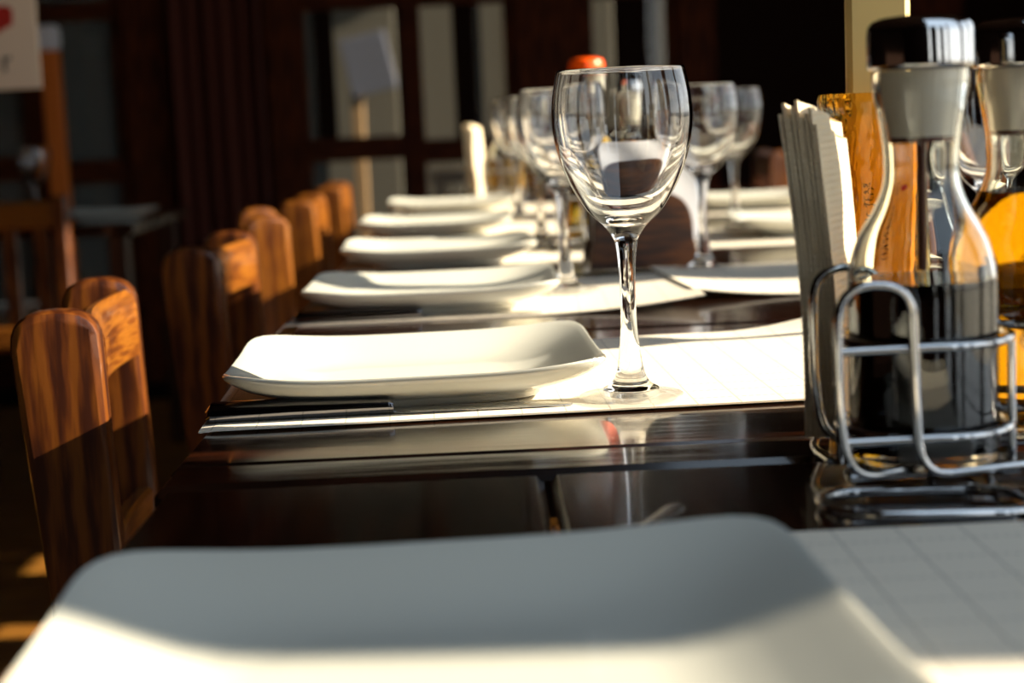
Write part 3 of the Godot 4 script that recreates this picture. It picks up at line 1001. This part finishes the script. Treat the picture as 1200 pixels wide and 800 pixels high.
func window(called: String, x0: float, x1: float, mull: Array, y_mid: float) -> void:
	# glazed door leaf: stiles, rails, mullions and panes; d = 6
	var w := Node3D.new()
	w.name = called
	w.set_meta("kind", "structure")
	add_child(w)
	var d := 6.0
	var st := 0.035
	var add := func(nm: String, a: float, b: float, y0: float, y1: float, th: float, m: Material, dd: float) -> void:
		part(nm, add_box(MB.new(), Vector3.ZERO, Vector3(b - a, y1 - y0, th), 0.004 if th > 0.01 else 0.0005), m, w, Vector3((a + b) / 2, (y0 + y1) / 2, -dd))
	add.call("stile", x0, x0 + st, 0.02, 2.4, 0.05, M.frame, d)
	add.call("stile", x1 - st, x1, 0.02, 2.4, 0.05, M.frame, d)
	add.call("rail", x0 + st, x1 - st, y_mid, y_mid + 0.085, 0.045, M.frame_x, d)
	add.call("rail", x0 + st, x1 - st, 0.02, 0.16, 0.045, M.frame_x, d)
	add.call("rail", x0 + st, x1 - st, 1.335, 1.40, 0.045, M.frame_x, d)
	add.call("rail", x0 + st, x1 - st, 2.3, 2.4, 0.045, M.frame_x, d)
	for m in mull:
		add.call("mullion", m[0], m[1], y_mid + 0.085, 1.335, 0.03, M.plaster_dark, d + 0.02)
	add.call("pane", x0 + st, x1 - st, y_mid + 0.085, 1.335, 0.004, M.pane, d + 0.012)
	add.call("pane", x0 + st, x1 - st, 0.16, y_mid, 0.004, M.pane, d + 0.012)
	add.call("pane", x0 + st, x1 - st, 1.40, 2.3, 0.004, M.pane, d + 0.012)

func background() -> void:
	# far wall of the terrace at d = 6: posts and glazed doors
	var wb := struct("wall_back", add_box(MB.new(), Vector3(-0.6, 2.6, -6.0), Vector3(6.2, 0.4, 0.09), 0.0), M.plaster_dark)
	for p in [[-1.265, -1.085], [-0.755, -0.650], [0.135, 0.385], [0.72, 0.86], [1.55, 1.75], [-2.5, -2.32]]:
		part("post", add_box(MB.new(), Vector3.ZERO, Vector3(p[1] - p[0], 2.38, 0.10), 0.005), M.frame, wb, Vector3((p[0] + p[1]) / 2, 1.21, -6.0))
	part("wall_panel", add_box(MB.new(), Vector3.ZERO, Vector3(0.33, 2.38, 0.05), 0.004), M.plaster_dark, wb, Vector3(-0.92, 1.21, -6.02))
	part("wall_panel", add_box(MB.new(), Vector3.ZERO, Vector3(0.80, 2.38, 0.05), 0.004), M.plaster_dark, wb, Vector3(2.15, 1.21, -6.02))
	part("wall_panel", add_box(MB.new(), Vector3.ZERO, Vector3(1.1, 2.38, 0.05), 0.004), M.plaster_dark, wb, Vector3(-3.05, 1.21, -6.02))
	window("window_1", -2.32, -1.60, [], 0.78)
	window("window_2", -1.60, -1.265, [], 0.755)
	window("window_3", -0.650, -0.235, [[-0.585, -0.515]], 0.795)
	window("window_4", -0.235, 0.135, [[-0.085, -0.005]], 0.775)
	window("window_5", 0.385, 0.72, [[0.50, 0.62]], 0.775)
	part("wall_panel", add_box(MB.new(), Vector3.ZERO, Vector3(0.69, 2.38, 0.05), 0.004), M.plaster_dark, wb, Vector3(1.205, 1.21, -6.02))
	# curtain
	var secs := []
	for j in 13:
		var y := lerpf(0.06, 2.3, j / 12.0)
		var s := []
		for side in [1, -1]:
			for i in 61:
				var u := i / 60.0 if side == 1 else 1.0 - i / 60.0
				s.append(Vector3(-1.08 + 0.32 * u, y, -5.90 + 0.022 * sin(u * 34.0 + 0.4 * sin(y * 2.0)) + 0.012 * sin(u * 13.0 + y) + side * 0.0015))
		secs.append(s)
	solo("curtain", add_loft(MB.new(), secs), M.curtain, Vector3.ZERO, "dark reddish curtain hanging in folds between two posts", "curtain")
	# notice hanging at the left
	var sg := thing("notice_board", Vector3(-1.02, 1.02, -3.52), "pale notice with a red shape hanging at the top left", "notice")
	part("sheet", add_box(MB.new(), Vector3(0, 0.19, 0), Vector3(0.20, 0.36, 0.006), 0.002), M.sign, sg)
	var wedge := PackedVector2Array([Vector2(-0.06, 0.10), Vector2(0.012, 0.125), Vector2(0.050, 0.145), Vector2(0.052, 0.175), Vector2(0.040, 0.185), Vector2(-0.06, 0.175)])
	part("red_shape", add_extrude(MB.new(), wedge, 0.002, 0.0003), M.red_ink, sg, Vector3(0, 0, 0.003))
	var tm := TextMesh.new()
	tm.text = "r"
	tm.font_size = 64
	tm.pixel_size = 0.0009
	tm.depth = 0.002
	part("lettering", tm, M.ink, sg, Vector3(0.030, 0.070, 0.004))
	part("hanger", add_tube(MB.new(), [Vector3(0.0, 0.37, 0), Vector3(0.0, 1.78, 0)], 0.004, 8), M.chrome, sg)
	# things seen through the glazed doors
	var g := "pale panels beyond the glazed doors"
	for q in [[-0.815, -0.765, 0.86, 1.75, "narrow pale strip of panel at the left of the glazed door"], [-0.675, -0.355, 0.98, 1.75, "wide pale panel behind the first glazed door"], [-0.245, -0.08, 1.05, 1.75, "pale panel left of the dark bar in the second glazed door"], [0.02, 0.20, 1.05, 1.78, "pale panel right of the dark bar in the second glazed door"], [0.50, 0.60, 1.20, 1.9, "slim pale panel behind the third glazed door"], [0.80, 0.94, 1.15, 1.9, "slim pale panel behind the door, above the in-focus glass"]]:
		solo("pale_panel", add_box(MB.new(), Vector3(0, (q[3] - 0.0) / 2 , 0), Vector3(q[1] - q[0], q[3], 0.03), 0.003), M.pale, Vector3((q[0] + q[1]) / 2, 0.0, -7.3), q[4], "panel", g)
	var pl := thing("placard", Vector3(-0.45, 0.0, -6.9), "pale blue placard on a light wooden stick behind the glazed door", "placard")
	part("stick", add_box(MB.new(), Vector3(-0.055, 0.6, 0), Vector3(0.05, 1.2, 0.02), 0.003), M.pale_wood, pl)
	part("sheet", add_box(MB.new(), Vector3(0, 1.17, 0.02), Vector3(0.19, 0.24, 0.012), 0.003, Basis(Vector3.BACK, 0.2)), M.pale_blue, pl)
	var op := thing("orange_post", Vector3(-1.455, 0.0, -5.7), "slim orange-brown post with a white top before the left window", "post")
	part("shaft", add_box(MB.new(), Vector3(0, 0.61, 0), Vector3(0.060, 1.22, 0.06), 0.006), M.orange_wood, op)
	part("cap", add_box(MB.new(), Vector3(0, 1.263, 0), Vector3(0.070, 0.085, 0.07), 0.012), M.napkin_plain, op)
	var gb := thing("garden_bench", Vector3(-0.03, 0.0, -6.7), "pale wooden bench plank seen low through the glazed door", "bench")
	part("seat", add_box(MB.new(), Vector3(0, 0.70, 0), Vector3(0.36, 0.05, 0.20), 0.004), M.pale_wood, gb)
	for x in [-0.14, 0.14]:
		part("leg", add_box(MB.new(), Vector3(x, 0.338, 0), Vector3(0.04, 0.675, 0.16), 0.003), M.pale_wood, gb)
	# the neighbouring table at the left with a chair, a glass and a plate
	var t := thing("side_table", Vector3(-1.25, 0.0, -4.5), "dark small table in the shade at the far left", "table")
	part("table_top", add_box(MB.new(), Vector3(0, 0.69, 0), Vector3(0.75, 0.03, 0.75), 0.004), M.board_x, t)
	for x in [-0.32, 0.32]:
		for z in [-0.32, 0.32]:
			part("leg", add_box(MB.new(), Vector3(x, 0.3485, z), Vector3(0.05, 0.657, 0.05), 0.003), M.table_leg, t)
	wine_glass(glass_meshes(), Vector3(-1.145, 0.7053, -4.24), "dim wine glass on the dark side table at the left", "glasses in the background")
	solo("square_plate", plate_mesh(), M.porcelain, Vector3(-0.99, 0.7053, -4.36), "dim white plate on the dark side table at the left", "plate", "plates in the background")
	var c := thing("slat_back_chair", Vector3(-1.17, 0.0, -3.92), "dim slat-backed wooden chair at the far left edge", "chair")
	part("top_rail", add_box(MB.new(), Vector3(0, 0.745, 0), Vector3(0.30, 0.065, 0.022), 0.006), M.chair_rail, c)
	for x in [-0.165, 0.165]:
		part("post", add_box(MB.new(), Vector3(x, 0.395, 0), Vector3(0.036, 0.79, 0.030), 0.006), M.chair_dark, c)
		part("front_leg", add_box(MB.new(), Vector3(x, 0.21, -0.36), Vector3(0.036, 0.42, 0.036), 0.004), M.chair_dark, c)
	for x in [-0.11, -0.035, 0.04, 0.115]:
		part("slat", add_box(MB.new(), Vector3(x, 0.595, 0), Vector3(0.036, 0.24, 0.012), 0.003), M.chair_dark, c)
	part("lower_rail", add_box(MB.new(), Vector3(0, 0.455, 0), Vector3(0.30, 0.05, 0.02), 0.004), M.chair_rail, c)
	part("seat", add_box(MB.new(), Vector3(0, 0.433, -0.19), Vector3(0.36, 0.026, 0.36), 0.005), M.chair, c)
